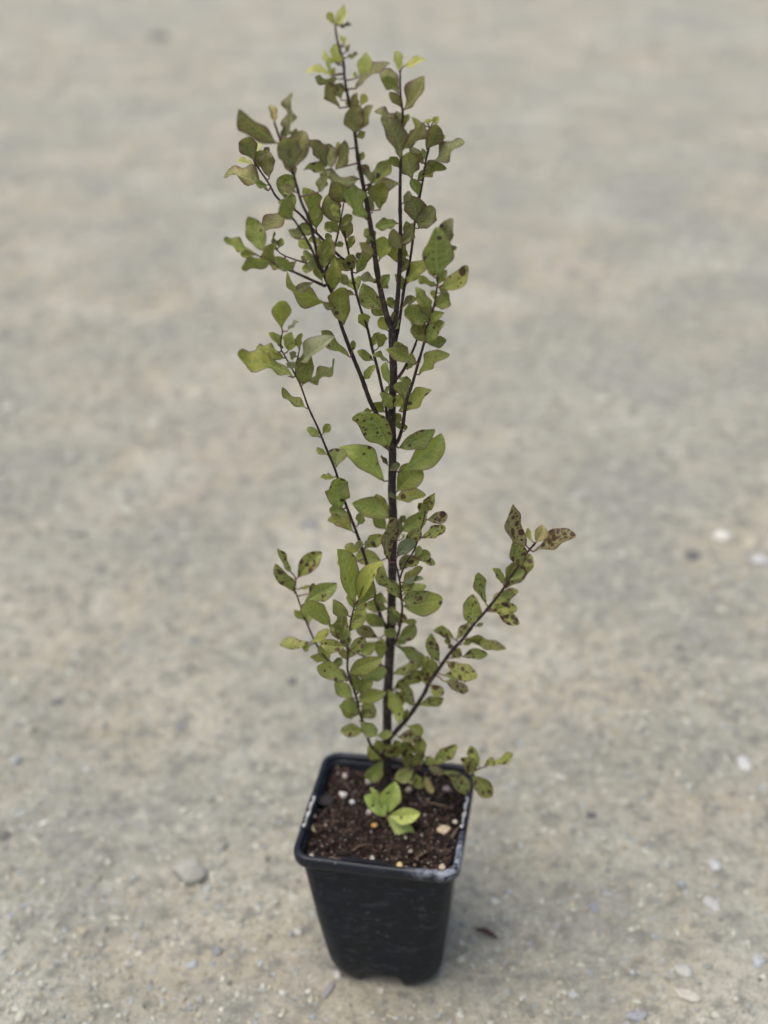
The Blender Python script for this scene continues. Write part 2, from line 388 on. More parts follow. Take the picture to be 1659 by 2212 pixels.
stone(2306, 3213, 40, 26, .1, (.15,.15,.17), 'small dark grey pebble right of the pot', 8)
stone(1284, 3868, 30, 66, -.45, (.34,.32,.34), 'long purplish grey stone lying just in front of the pot on its left', 9)
stone(2684, 3908, 96, 38, -.45, (.62,.56,.47), 'long tan slab of stone near the bottom right corner', 10)
stone(2668, 3815, 62, 48, .2, (.55,.54,.52), 'light grey angular stone behind the long tan slab', 11)
stone(2490, 3968, 82, 40, .1, (.36,.38,.44), 'blue grey stone at the bottom edge, left of the tan slab', 12)
stone(2958, 3778, 44, 44, 0, (.50,.54,.60), 'pale blue pebble near the right edge behind the tan slab', 13)
stone(2775, 3550, 48, 56, .5, (.54,.54,.55), 'grey upright stone near the right edge, level with the pot wall', 14)
stone(54, 2955, 46, 36, 0, (.40,.43,.50), 'blue grey stone at the left edge, level with the top of the pot', 15)
stone(1138, 2628, 44, 36, 0, (.18,.19,.20), 'small blurred dark pebble left of the lower leaves', 16)
stone(224, 2716, 60, 32, .1, (.17,.18,.20), 'flat dark grey stone on the ground at far left', 17)
stone(335, 2985, 34, 24, .1, (.55,.54,.53), 'small white pebble to the right of the blue grey stone at left', 18)
stone(745, 3768, 56, 34, .1, (.46,.47,.52), 'pale blue grey pebble on the ground below the large pale stone', 19)
stone(845, 3715, 46, 34, .6, (.30,.30,.33), 'mid grey pebble down right of the large pale stone', 20)
stone(10, 3240, 44, 40, 0, (.20,.19,.18), 'dark stone cut by the left edge of the photo', 21)
stone(1210, 2048, 78, 46, .2, (.27,.29,.32), 'blurred dark grey stone left of the middle leaves', 22)
stone(620, 150, 90, 50, .1, (.2,.2,.21), 'very blurred dark stone at the upper left of the ground', 23)
stone(2320, 3560, 34, 42, .1, (.28,.31,.36), 'small blue grey pebble right of the pot wall', 24)
stone(2790, 3420, 44, 34, .1, (.57,.60,.66), 'pale bluish pebble right of the pot, near the photo edge', 25)
stone(1490, 3868, 0.1+28, 22, .1, (.6,.55,.45), 'tiny cream pebble on the bare sand in front of the pot', 26)
stone(1165, 3640, 40, 34, .1, (.55,.53,.50), 'pale pebble beside the left lower side of the pot', 27)
stone(1316, 3808, 30, 26, .1, (.66,.64,.60), 'white pebble against the left foot of the pot', 28)

# dry red leaf scrap on the ground
P = at_z(1900, 3655, 0)
sv, sf = [], []
for a in range(9):
    t_ = a/8; ww = math.sin(math.pi*min(1, t_*1.02+.01))**.8*.0026
    for b_ in (-1, 0, 1): sv.append((-.0095 + .019*t_, b_*ww, .0016 + .0022*abs(b_) + .0016*math.sin(t_*4)))
for a in range(8):
    for b_ in range(2): q = a*3 + b_; sf.append((q, q+3, q+4, q+1))
o = mesh_obj('leaf_scrap', sv, sf, m_plain('dry_red_leaf', (.07, .030, .032), .8, .5)); o.location = (P.x, P.y, float(ground_z(P.x, P.y)) + .0005); o.rotation_euler = (.1, .1, -.35)
tag(o, 'dark red dry leaf scrap lying on the ground right of the pot', 'leaf scrap')

# ------------------------------------------------------------------ pot
potM = Matrix.Translation((POT_X, POT_Y, 0)) @ Matrix.Rotation(POT_YAW, 4, 'Z')
pot = bpy.data.objects.new('plant_pot', None); C.objects.link(pot); pot.matrix_world = potM
bpy.context.view_layer.update()
tag(pot, 'square tapered black plastic nursery pot standing on the sandy ground', 'plant pot')
NS = 14                                                       # points per side run / corner
def rsq(half, rad, nc=12, nsd=24):
    pts = []; i_ = half - rad
    for q_, (sx, sy) in enumerate(((1, -1), (1, 1), (-1, 1), (-1, -1))):
        a0 = -math.pi/2 + q_*math.pi/2
        for j in range(nc): a = a0 + (math.pi/2)*j/nc; pts.append((sx*i_ + rad*math.cos(a), sy*i_ + rad*math.sin(a)))
        a = a0 + math.pi/2; p0 = (sx*i_ + rad*math.cos(a), sy*i_ + rad*math.sin(a))
        nsx, nsy = ((1, 1), (-1, 1), (-1, -1), (1, -1))[q_]
        a1 = a; p1 = (nsx*i_ + rad*math.cos(a1), nsy*i_ + rad*math.sin(a1))
        for j in range(nsd): k = j/nsd; pts.append((p0[0]*(1-k) + p1[0]*k, p0[1]*(1-k) + p1[1]*k))
    return pts
def loft(name, rings, mat, parent, close=False, attrs=None):
    n = len(rings[0]); V = [p for r_ in rings for p in r_]; F = []
    m = len(rings)
    for a in range(m if close else m - 1):
        b2 = (a + 1) % m
        for j in range(n): k = (j + 1) % n; F.append((a*n + j, a*n + k, b2*n + k, b2*n + j))
    o = mesh_obj(name, V, F, mat, None, True, attrs)
    o.parent = parent; return o
HW = W_POT/2
TOPH, BOTH = HW - .0045, .0425                                # body half widths
def body_ring(t, inset=0.):
    """t: 0 bottom .. 1 top"""
    half = BOTH + (TOPH - BOTH)*(t**.93) - inset
    if t < .14: half -= .0050*(1 - t/.14)**2.4
    rad = .024 + (.0085 - .024)*t**.8
    return half, max(rad - inset, .003)
outer, inner = [], []
ts = [0, .006, .02, .04, .07, .10, .15, .22, .32, .42, .52, .62, .72, .8, .88, .94, .975]
for k, t_ in enumerate(ts):
    half, rad = body_ring(t_); ring = []
    for (x, y) in rsq(half, rad):
        z = H_POT*t_
        # arched gap between the feet in the middle of each side
        u_ = min(abs(x), abs(y)); lift = 0
        if u_ < .0165: lift = .0080*(1 - (1 - min(1, (.0165 - u_)/.0060))**2)
        z = z + lift*max(0, 1 - t_/.16)
        # walls bow very slightly
        ring.append((x*(1 + .004*math.sin(t_*9 + x*40)), y*(1 + .004*math.sin(t_*7 + y*30)), z))
    outer.append(ring)
for k, t_ in enumerate(reversed(ts)):
    half, rad = body_ring(t_, .0013); ring = []
    for (x, y) in rsq(half, rad):
        u_ = min(abs(x), abs(y)); lift = 0
        if u_ < .0165: lift = .0080*(1 - (1 - min(1, (.0165 - u_)/.0060))**2)
        ring.append((x, y, H_POT*t_ + lift*max(0, 1 - t_/.16)))
    inner.append(ring)
loft('body', outer + inner, M['pot'], pot, close=True)
# floor of the pot, a little above the feet
fl = [(x, y, .0102) for (x, y) in rsq(BOTH - .003, .020)]
fl2 = [(x, y, .0115) for (x, y) in rsq(BOTH - .003, .020)]
n_ = len(fl); F = [tuple(range(n_))[::-1], tuple(range(n_, 2*n_))] + [(j, (j+1) % n_, n_ + (j+1) % n_, n_ + j) for j in range(n_)]
o = mesh_obj('floor', fl + fl2, F, M['pot'], None, False); o.parent = pot
# rim: rolled lip, closed profile swept round
prof = [(-.0052, -.0015), (-.0050, .0010), (-.0040, .0019), (-.0028, .0022), (-.0014, .0019), (-.0004, .0010), (0, -.0008), (-.0001, -.0050), (-.0006, -.0068), (-.0016, -.0075), (-.0034, -.0076), (-.0048, -.0070), (-.0054, -.0055)]
rings, scuff = [], []
ZR = H_POT - .0012
for (dx, dz) in prof:
    ring = []
    for (x, y) in rsq(HW + dx, .0135 + dx*.8, 14, 40):
        z = ZR + dz + .0005*math.sin(x*60 + y*35)
        ring.append((x, y, z))
        d = math.hypot(x - .050, y + .053)
        k = max(0, 1 - d/.030) + max(0, 1 - abs(x - .056)/.006)*max(0, 1 - abs(y + .036)/.022)*.8
        k = min(1, k*1.25)*(1 if dz > -.004 else .25)
        scuff.append(k)
    rings.append(ring)
loft('rim', rings, M['rim'], pot, close=True, attrs={'scuff': ('FLOAT', scuff)})
# recess panels in the rim with pale moulded marks (left and right) and a plain one in front
def slab(name, poly, z0, z1, mat, parent):
    n = len(poly); V = [(x, y, z0) for x, y in poly] + [(x, y, z1) for x, y in poly]
    F = [tuple(range(n, 2*n)), tuple(reversed(range(n)))] + [(j, (j+1) % n, n + (j+1) % n, n + j) for j in range(n)]
    o = mesh_obj(name, V, F, mat, None, False); o.parent = parent; return o
zt = ZR + .0021
for sx, y0, y1 in ((-1, -.030, .006), (1, -.014, .022)):
    xa, xb = sx*(HW - .0007), sx*(HW - .0058)
    rec = slab('recess', [(xa, y0), (xa, y1), (xb, y1), (xb, y0)] if sx < 0 else [(xa, y0), (xb, y0), (xb, y1), (xa, y1)][::-1], ZR - .004, zt + .0007, M['recess'], pot)
    L = y1 - y0; xm = sx*(HW - .0034); hw = .0011
    # jagged white strip: (along, outer edge, inner edge) across the rim
    EDG = [(0,.45,.60),(.04,.25,.85),(.12,.40,.90),(.15,.72,.90),(.19,.40,.85),(.25,.15,.75),(.35,.18,.70),(.43,.40,.70),(.47,.62,.72),(.51,.35,.85),(.56,.10,.85),(.65,.20,.70),(.72,.35,.55),(.80,.30,.60),(.87,.58,.70),(.91,.08,.72),(.96,.08,.66),(1,.3,.5)]
    if sx > 0: EDG = [(a_, 1.02 - c_, 1.02 - b_) for a_, b_, c_ in EDG]
    EDG = [(a_, .5 + (b_ - .5)*.75, .5 + (c_ - .5)*.75) for a_, b_, c_ in EDG]
    left = [(sx*(HW - .0007 - .0051*b_), y1 - L*(.03 + .94*a_)) for a_, b_, c_ in EDG]; right = [(sx*(HW - .0007 - .0051*c_), y1 - L*(.03 + .94*a_)) for a_, b_, c_ in EDG]
    V = []; F = []
    for (a, b_) in zip(left, right): V += [(a[0], a[1], zt + .0010), (b_[0], b_[1], zt + .0010), (a[0], a[1], zt - .001), (b_[0], b_[1], zt - .001)]
    for k in range(len(left) - 1):
        q = 4*k; F += [(q, q+1, q+5, q+4), (q, q+4, q+6, q+2), (q+1, q+3, q+7, q+5)]
    mk = mesh_obj('mark', V, F, M['mark'], None, False); mk.parent = rec
yb, ya = -(HW - .0030), -(HW - .0066)
slab('recess', [(-.0235, yb), (.0090, yb), (.0090, ya), (-.0235, ya)], ZR - .004, zt + .0007, M['recess'], pot)
# moulding line under the lip
rg = []
for dz, dx in ((-.0001, 0), (-.0004, .0007), (-.0012, .0007), (-.0015, 0)):
    half, rad = body_ring(.93); rg.append([(x, y, .93*H_POT + dz) for x, y in rsq(half + dx - .0001, rad)])
loft('moulding_line', rg, M['pot'], pot)

# ------------------------------------------------------------------ potting mix
ZS = H_POT - .0085
def soil_z(lx, ly):
    lx = np.asarray(lx); ly = np.asarray(ly)
    z = ZS + 0.0026*vnoise(lx, ly, .03, 31) + .0022*vnoise(lx, ly, .009, 32) + .0014*vnoise(lx, ly, .0035, 33) + .0005*vnoise(lx, ly, .0015, 37)
    z -= .0035*np.exp(-((lx + .003)**2 + (ly + .046)**2)/.011**2)      # hollow at the front
    z -= .0025*np.exp(-((lx - .0)**2 + (ly - .052)**2)/.03**2)
    return z
g = np.linspace(-1, 1, 150); gx, gy = np.meshgrid(g, g); hh = TOPH - .0016
rr = np.maximum(np.abs(gx), np.abs(gy)); ss_ = 1 - .055*(np.abs(gx*gy))**4
lx, ly = gx*hh*ss_, gy*hh*ss_
V = np.stack([lx, ly, soil_z(lx, ly)], -1).reshape(-1, 3)
i = np.arange(149*149); r, c = i//149, i % 149; b = r*150 + c
soil = big_mesh('potting_soil', V, np.stack([b, b+1, b+151, b+150], 1), M['soil'], True)
soil.matrix_world = potM
tag(soil, 'dark brown crumbly potting soil filling the black pot', 'soil', kind='stuff')
def soil_scatter(n, smin, smax, pal, pw, flat, elong, sub=1, rough=.3, sink=.3):
    x = (rng.random(n)*2 - 1)*.051; y = (rng.random(n)*2 - 1)*.051
    s = smin + (smax - smin)*rng.random(n)**pw
    P = np.stack([x, y, soil_z(x, y)], 1)
    cols = np.array(pal)[rng.integers(0, len(pal), n)]*(.8 + .4*rng.random((n, 1)))
    return lumps(P, s, sub, flat, cols, rough, elong, sink)
parts = [soil_scatter(6500, .0003, .0014, [(.022,.015,.012), (.042,.026,.020), (.012,.009,.008), (.075,.045,.033), (.008,.007,.006)], 1.8, .7, 1.4),
         soil_scatter(130, .0010, .0026, [(.038,.024,.018), (.02,.014,.012), (.075,.048,.036)], 1.5, .4, 2.6),
         ]
Vs, Fs, Cs, off = [], [], [], 0
for v, f, cc in parts: Vs.append(v); Fs.append(f + off); Cs.append(cc); off += len(v)
crumbs = big_mesh('soil_crumbs', np.concatenate(Vs), np.concatenate(Fs), M['bits'], False, {'lc': np.concatenate(Cs)}); crumbs.matrix_world = potM
tag(crumbs, 'loose brown bark crumbs on top of the potting soil', 'soil crumbs', kind='stuff')
parts = [soil_scatter(1300, .0002, .0007, [(.42,.38,.31), (.50,.48,.43), (.26,.20,.16), (.34,.29,.25)], 1.8, .8, .5, 1, .3, .2),
         soil_scatter(60, .0006, .0012, [(.48,.46,.42), (.42,.37,.31), (.36,.31,.28)], 1.9, .8, .5, 1, .3, .2)]
Vs, Fs, Cs, off = [], [], [], 0
for v, f, cc in parts: Vs.append(v); Fs.append(f + off); Cs.append(cc); off += len(v)
perl = big_mesh('perlite', np.concatenate(Vs), np.concatenate(Fs), M['bits'], False, {'lc': np.concatenate(Cs)}); perl.matrix_world = potM
tag(perl, 'scattered tiny white and cream perlite grains in the soil', 'perlite', kind='stuff')
zc = H_POT - .0068
def chip(cx_, cy_, wpx, hpx, rot, col, label, seed, name='bark_chip', cat='bark chip', flat=.5):   # crop pixels, origin (1100,2850), scale 1.952
    return stone(1100 + cx_/1.952, 2850 + cy_/1.952, wpx/1.952, hpx/1.952, rot, col, label, seed, cat, name, None, 'bits', zc, flat)
chip(1235, 770, 118, 70, .1, (.58,.47,.32), 'large light tan bark chip on the soil near the right rim', 41, flat=.35)
chip(705, 730, 46, 36, .1, (.55,.33,.10), 'small orange chip in the middle of the soil', 42)
chip(898, 1038, 48, 40, 0, (.70,.58,.28), 'pale yellow chip at the front edge of the soil', 43, flat=.8)
chip(690, 992, 42, 44, 0, (.48,.47,.42), 'round grey white pebble at the front of the soil', 44, 'pebble', 'pebble', .9)
chip(632, 1012, 62, 44, 0, (.28,.20,.16), 'brownish pebble just left of the grey white pebble', 45, 'pebble', 'pebble', .8)
chip(720, 1022, 40, 34, 0, (.26,.20,.17), 'small brown pebble just right of the grey white pebble', 46, 'pebble', 'pebble', .8)
chip(350, 545, 150, 95, .3, (.035,.030,.030), 'flat dark grey piece of bark by the left rim', 47, flat=.3)
chip(468, 505, 56, 58, .3, (.68,.66,.60), 'whitest perlite lump on the soil, left of the stem', 48, 'perlite_lump', 'perlite lump', .9)
chip(540, 560, 42, 38, .3, (.62,.61,.58), 'white perlite lump below right of the whitest one', 49, 'perlite_lump', 'perlite lump', .9)
chip(484, 358, 44, 36, .3, (.50,.43,.37), 'pinkish perlite lump at the back left of the soil', 50, 'perlite_lump', 'perlite lump', .9)
chip(665, 636, 44, 44, .3, (.50,.40,.40), 'pale pink perlite lump left of the light green sprig', 51, 'perlite_lump', 'perlite lump', .9)
chip(658, 405, 50, 40, .3, (.55,.50,.44), 'cream perlite lump beside the foot of the stem', 52, 'perlite_lump', 'perlite lump', .9)
chip(972, 462, 50, 38, .3, (.60,.48,.36), 'light tan perlite lump right of the stem foot', 53, 'perlite_lump', 'perlite lump', .9)
chip(250, 760, 38, 62, .1, (.52,.46,.32), 'upright cream chip near the left rim', 54, 'perlite_lump', 'perlite lump', .9)
chip(240, 670, 50, 50, .1, (.30,.27,.19), 'olive cream chip near the left rim marking', 55, 'perlite_lump', 'perlite lump', .7)
chip(228, 970, 40, 32, .1, (.58,.50,.44), 'white grain in the front left corner of the soil', 56, 'perlite_lump', 'perlite lump', .9)
chip(1258, 462, 60, 46, .1, (.28,.24,.21), 'dull grey lump under the spotted leaves at the right of the soil', 57, 'perlite_lump', 'perlite lump', .8)
chip(1320, 708, 42, 28, .1, (.62,.56,.46), 'cream grain above right of the large tan chip', 58, 'perlite_lump', 'perlite lump', .8)
chip(1224, 1052, 56, 40, .1, (.56,.46,.36), 'pale pink grain in the front right corner of the soil', 59, 'perlite_lump', 'perlite lump', .8)
chip(985, 930, 34, 28, .1, (.40,.36,.28), 'dull cream grain in the front middle of the soil', 60, 'perlite_lump', 'perlite lump', .8)
# thin bits of twig lying on the soil
def tube_mesh(pts, rads, seg=8):
    V, F = [], []; n = len(pts)
    T = [(pts[min(i+1, n-1)] - pts[max(i-1, 0)]).normalized() for i in range(n)]
    ref = Vector((.3, -1, .2)); A = (ref - T[0]*ref.dot(T[0])).normalized()
    for i in range(n):
        A = (A - T[i]*A.dot(T[i])).normalized(); B = T[i].cross(A)
        for j in range(seg):
            a = 2*math.pi*j/seg; V.append(pts[i] + (A*math.cos(a) + B*math.sin(a))*rads[i])
    for i in range(n - 1):
        for j in range(seg): k = (j+1) % seg; F.append((i*seg + j, i*seg + k, (i+1)*seg + k, (i+1)*seg + j))
    F.append(tuple(range(seg))[::-1]); F.append(tuple((n-1)*seg + j for j in range(seg)))
    return V, F
for k, (a, b_, r_, col, lab) in enumerate([((1080,545),(1275,590),.0008,(.17,.11,.075),'brown twig fragment on the soil below the spotted leaves'),
        ((530,925),(690,880),.0006,(.15,.10,.065),'thin curved brown twig at the front left of the soil'),
        ((1010,985),(1130,915),.0008,(.14,.10,.07),'short brown twig left of the large tan chip'),
        ((270,690),(410,570),.0007,(.07,.05,.04),'dark twig slanting by the left rim'),
        ((440,325),(560,350),.0007,(.06,.04,.034),'dark arched twig at the back left of the soil'),
        ((350,985),(450,1010),.0007,(.17,.12,.09),'small brown splinter at the front left rim'),
        ((1290,830),(1350,745),.0012,(.15,.11,.085),'brown bark strip against the right rim')]):
    A_ = at_z(1100 + a[0]/1.952, 2850 + a[1]/1.952, zc + .001); B_ = at_z(1100 + b_[0]/1.952, 2850 + b_[1]/1.952, zc + .001)
    pts = [A_.lerp(B_, t_/8) + Vector((0, .0015*math.sin(t_/8*math.pi)*(1 if k % 2 else -1), .0012*math.sin(t_/8*3.1))) for t_ in range(9)]
    v, f = tube_mesh(pts, [r_*(.5 + .6*math.sin(math.pi*(.1 + .8*t_/8))) for t_ in range(9)], 7)
    o = mesh_obj('twig', v, f, M['bits'], None, True, {'lc': ('FLOAT_COLOR', [(*col, 1)]*len(v))}); tag(o, lab, 'twig', 'twig fragments on the soil')

# ------------------------------------------------------------------ the shrub
CROP = dict(A=(850,0,1.659), B=(850,600,1.659), C=(850,1250,1.659), D=(1050,1900,2.37), E=(1050,2300,2.37), F=(1650,1900,2.37), G=(1500,2350,3.016), H=(1300,2750,2.212))
def src(k, x, y): ox, oy, s = CROP[k]; return ox + x/s, oy + y/s
YB = at_z(1499, 3103, H_POT - .0095).y
def plane(py): return YB - .020*(3103 - py)/3100
BR = """
trunk 0 0 38 29 1 | H 440 800 | H 440 780 | H 462 560 | H 465 450 | H 470 200 | E 1100 1000 | E 1120 600 | D 1140 1000 | D 1150 300 | C 1130 1100 | C 1134 900 | C 1130 600 | C 1140 350 | C 1130 100 | B 1140 1130
leader 0 -.012 25 7 .7 | B 1135 1150 | B 1090 1030 | B 1040 800 | B 1000 520 | B 960 290 | B 915 60 | A 890 870 | A 875 760 | A 850 650 | A 825 520 | A 815 400 | A 785 300 | A 765 200 | A 768 150
leader 0 .012 20 7 .6 | B 1140 1150 | B 1165 960 | B 1180 700 | B 1185 500 | B 1182 300 | B 1185 100 | A 1190 1000 | A 1192 880 | A 1200 740 | A 1185 600 | A 1183 470
branch 0 .03 13 7 .5 | C 1150 160 | B 1178 1090 | B 1200 930 | B 1212 860 | B 1245 700 | B 1265 560 | B 1280 430 | B 1320 230 | B 1345 80 | A 1345 1060 | A 1375 930 | A 1385 830
branch 0 -.02 13 7 .5 | C 1150 375 | C 1172 370 | C 1215 305 | C 1260 210 | C 1290 130 | B 1300 1130
branch 0 -.032 15 7 .5 | C 1130 810 | C 1168 785 | C 1200 680 | C 1225 520 | C 1260 420 | C 1300 280 | C 1340 140 | B 1355 1130 | B 1400 1000 | B 1420 880 | B 1428 790
branch 0 -.02 19 8 .6 | C 1125 760 | C 1100 730 | C 1050 645 | C 990 530 | C 935 380 | C 870 220 | C 800 30 | B 760 950 | B 690 790 | B 655 690 | B 630 580 | B 595 430 | B 545 320 | B 510 200 | B 480 100 | A 455 1060 | A 400 890 | A 365 790
branch -.016 -.030 13 7 .4 | B 680 770 | B 640 690 | B 600 600 | B 530 480 | B 480 410
branch -.016 .005 12 5 .4 | B 690 770 | B 715 720 | B 735 650 | B 770 560 | B 795 440 | B 820 310
branch -.014 -.035 13 5 .4 | B 700 855 | B 680 852 | B 600 815 | B 500 770 | B 400 730 | B 310 685 | B 240 650
branch -.016 0.0 8 4 .3 | B 660 745 | B 640 735 | B 560 705 | B 480 680 | B 400 640 | B 355 560
branch .018 .032 12 6 .4 | B 860 720 | B 790 665 | B 680 555 | B 610 480 | B 520 380 | B 390 290 | B 330 190 | B 250 75 | A 235 1040 | A 215 980
branch 0 .028 14 7 .5 | C 1120 760 | C 1105 690 | C 1090 560 | C 1060 420 | C 1030 290 | C 1000 180 | B 970 1130 | B 925 1000 | B 880 830 | B 850 650 | B 830 560 | B 812 480 | B 800 430
branch 0 -.034 15 5 .5 | E 1110 400 | E 1080 350 | E 1030 240 | E 985 90 | D 970 930 | D 920 760 | D 865 580 | D 820 450 | D 760 290 | D 700 130 | C 765 980 | C 715 860 | C 650 700 | C 590 570 | C 540 430 | C 500 350 | C 440 240 | C 410 180 | C 420 80
branch -.03 -.034 8 4 .3 | C 505 345 | C 520 240 | C 535 175
branch 0 -.052 13 6 .7 | H 465 490 | H 420 445 | H 360 390 | H 320 340 | H 285 230 | H 245 110 | H 215 20 | E 830 1080 | E 800 970 | E 765 870 | E 730 750 | E 733 600 | E 745 400 | E 770 250 | E 795 150
branch -.048 .0 9 6 .6 | E 755 850 | E 690 790 | E 610 720 | E 540 655 | E 450 530 | E 400 430 | E 340 290 | E 300 180 | E 250 30 | D 240 985 | D 250 860
branch 0 -.045 11 6 .6 | E 1120 540 | E 1165 495 | E 1195 430 | E 1218 330 | E 1235 190 | D 1228 1040 | D 1215 900 | D 1195 790 | D 1170 680 | D 1180 560
branch -.04 -.03 8 5 .4 | D 1212 860 | D 1260 720 | D 1330 620 | D 1380 500 | D 1405 410 | D 1430 320 | D 1450 235
branch 0 -.03 19 8 .7 | H 480 300 | H 515 270 | H 560 220 | H 640 130 | H 720 20 | G 475 1080 | G 530 960 | G 640 800 | G 800 580 | G 930 440 | G 1060 265 | G 1200 110 | F 740 960 | F 830 820 | F 920 690 | F 980 600 | F 1050 520
branch 0 -.035 8 5 .4 | H 480 545 | H 540 550 | H 650 552 | H 740 575 | H 840 602 | H 960 612 | H 1100 612 | H 1230 572 | H 1320 540
branch 0 -.02 9 5 .4 | H 470 470 | H 560 490 | H 620 520 | H 690 548 | H 740 560
branch 0 -.0 10 6 .5 | E 1110 760 | E 1080 730 | E 980 680 | E 890 632 | E 820 598
branch -.05 -.03 7 5 .4 | E 735 530 | E 690 490 | E 650 455 | E 600 395 | E 575 345
branch 0 -.036 9 6 .4 | H 445 800 | H 440 850 | H 450 920 | H 462 965
"""
shrub = bpy.data.objects.new('shrub', None); C.objects.link(shrub)
tag(shrub, 'slender upright shrub with dark stems and spotted wavy green leaves, growing in the black pot', 'shrub')
branches = []
def catmull(P, n=6):
    out = []
    for i in range(len(P) - 1):
        p0 = P[max(i-1, 0)]; p1 = P[i]; p2 = P[i+1]; p3 = P[min(i+2, len(P)-1)]
        for k in range(n):
            t_ = k/n; out.append(.5*((2*p1) + (p2 - p0)*t_ + (2*p0 - 5*p1 + 4*p2 - p3)*t_*t_ + (3*p1 - p0 - 3*p2 + p3)*t_**3))
    out.append(P[-1]); return out
first = True
for line in BR.strip().splitlines():
    head, *pts = [s_.strip() for s_ in line.split('|')]
    nm, o0, o1, w0, w1, age = head.split(); o0, o1, w0, w1, age = map(float, (o0, o1, w0, w1, age))
    sp = [src(p.split()[0], float(p.split()[1]), float(p.split()[2])) for p in pts]
    d = [0]
    for a, b_ in zip(sp, sp[1:]): d.append(d[-1] + math.dist(a, b_))
    q = [np.array([x, y, o0 + (o1 - o0)*(dd/d[-1])**.8, w0 + (w1 - w0)*dd/d[-1]]) for (x, y), dd in zip(sp, d)]
    q = catmull(q, 6); P3, rad = [], []
    for a in q:
        p = at_y(a[0], a[1], plane(a[1]) + a[2]); P3.append(p); rad.append(a[3]*px_m(p)/2)
    # knobbly nodes
    for i in range(len(rad)):
        if i % 9 == 4 and nm != 'trunk': rad[i] *= 1.16
        rad[i] *= 1 + .05*random.uniform(-1, 1)
    if nm == 'trunk': 
        for i in range(8): rad[i] *= 1 + .10*(1 - i/8)
    rad[-1] *= .6
    v, f = tube_mesh(P3, rad, 12 if nm == 'trunk' else 9)
    name = 'trunk' if nm == 'trunk' else 'branch'
    n_ = len(P3); seg = 12 if nm == 'trunk' else 9
    ages = [max(0, age*(1 - .75*i/n_)) if nm != 'trunk' else (1 - .25*i/n_) for i in range(n_) for _ in range(seg)]
    ob = mesh_obj(name, v, f, M['bark'], None, True, {'age': ('FLOAT', ages)}); ob.parent = shrub
    branches.append((ob, q, P3, rad))

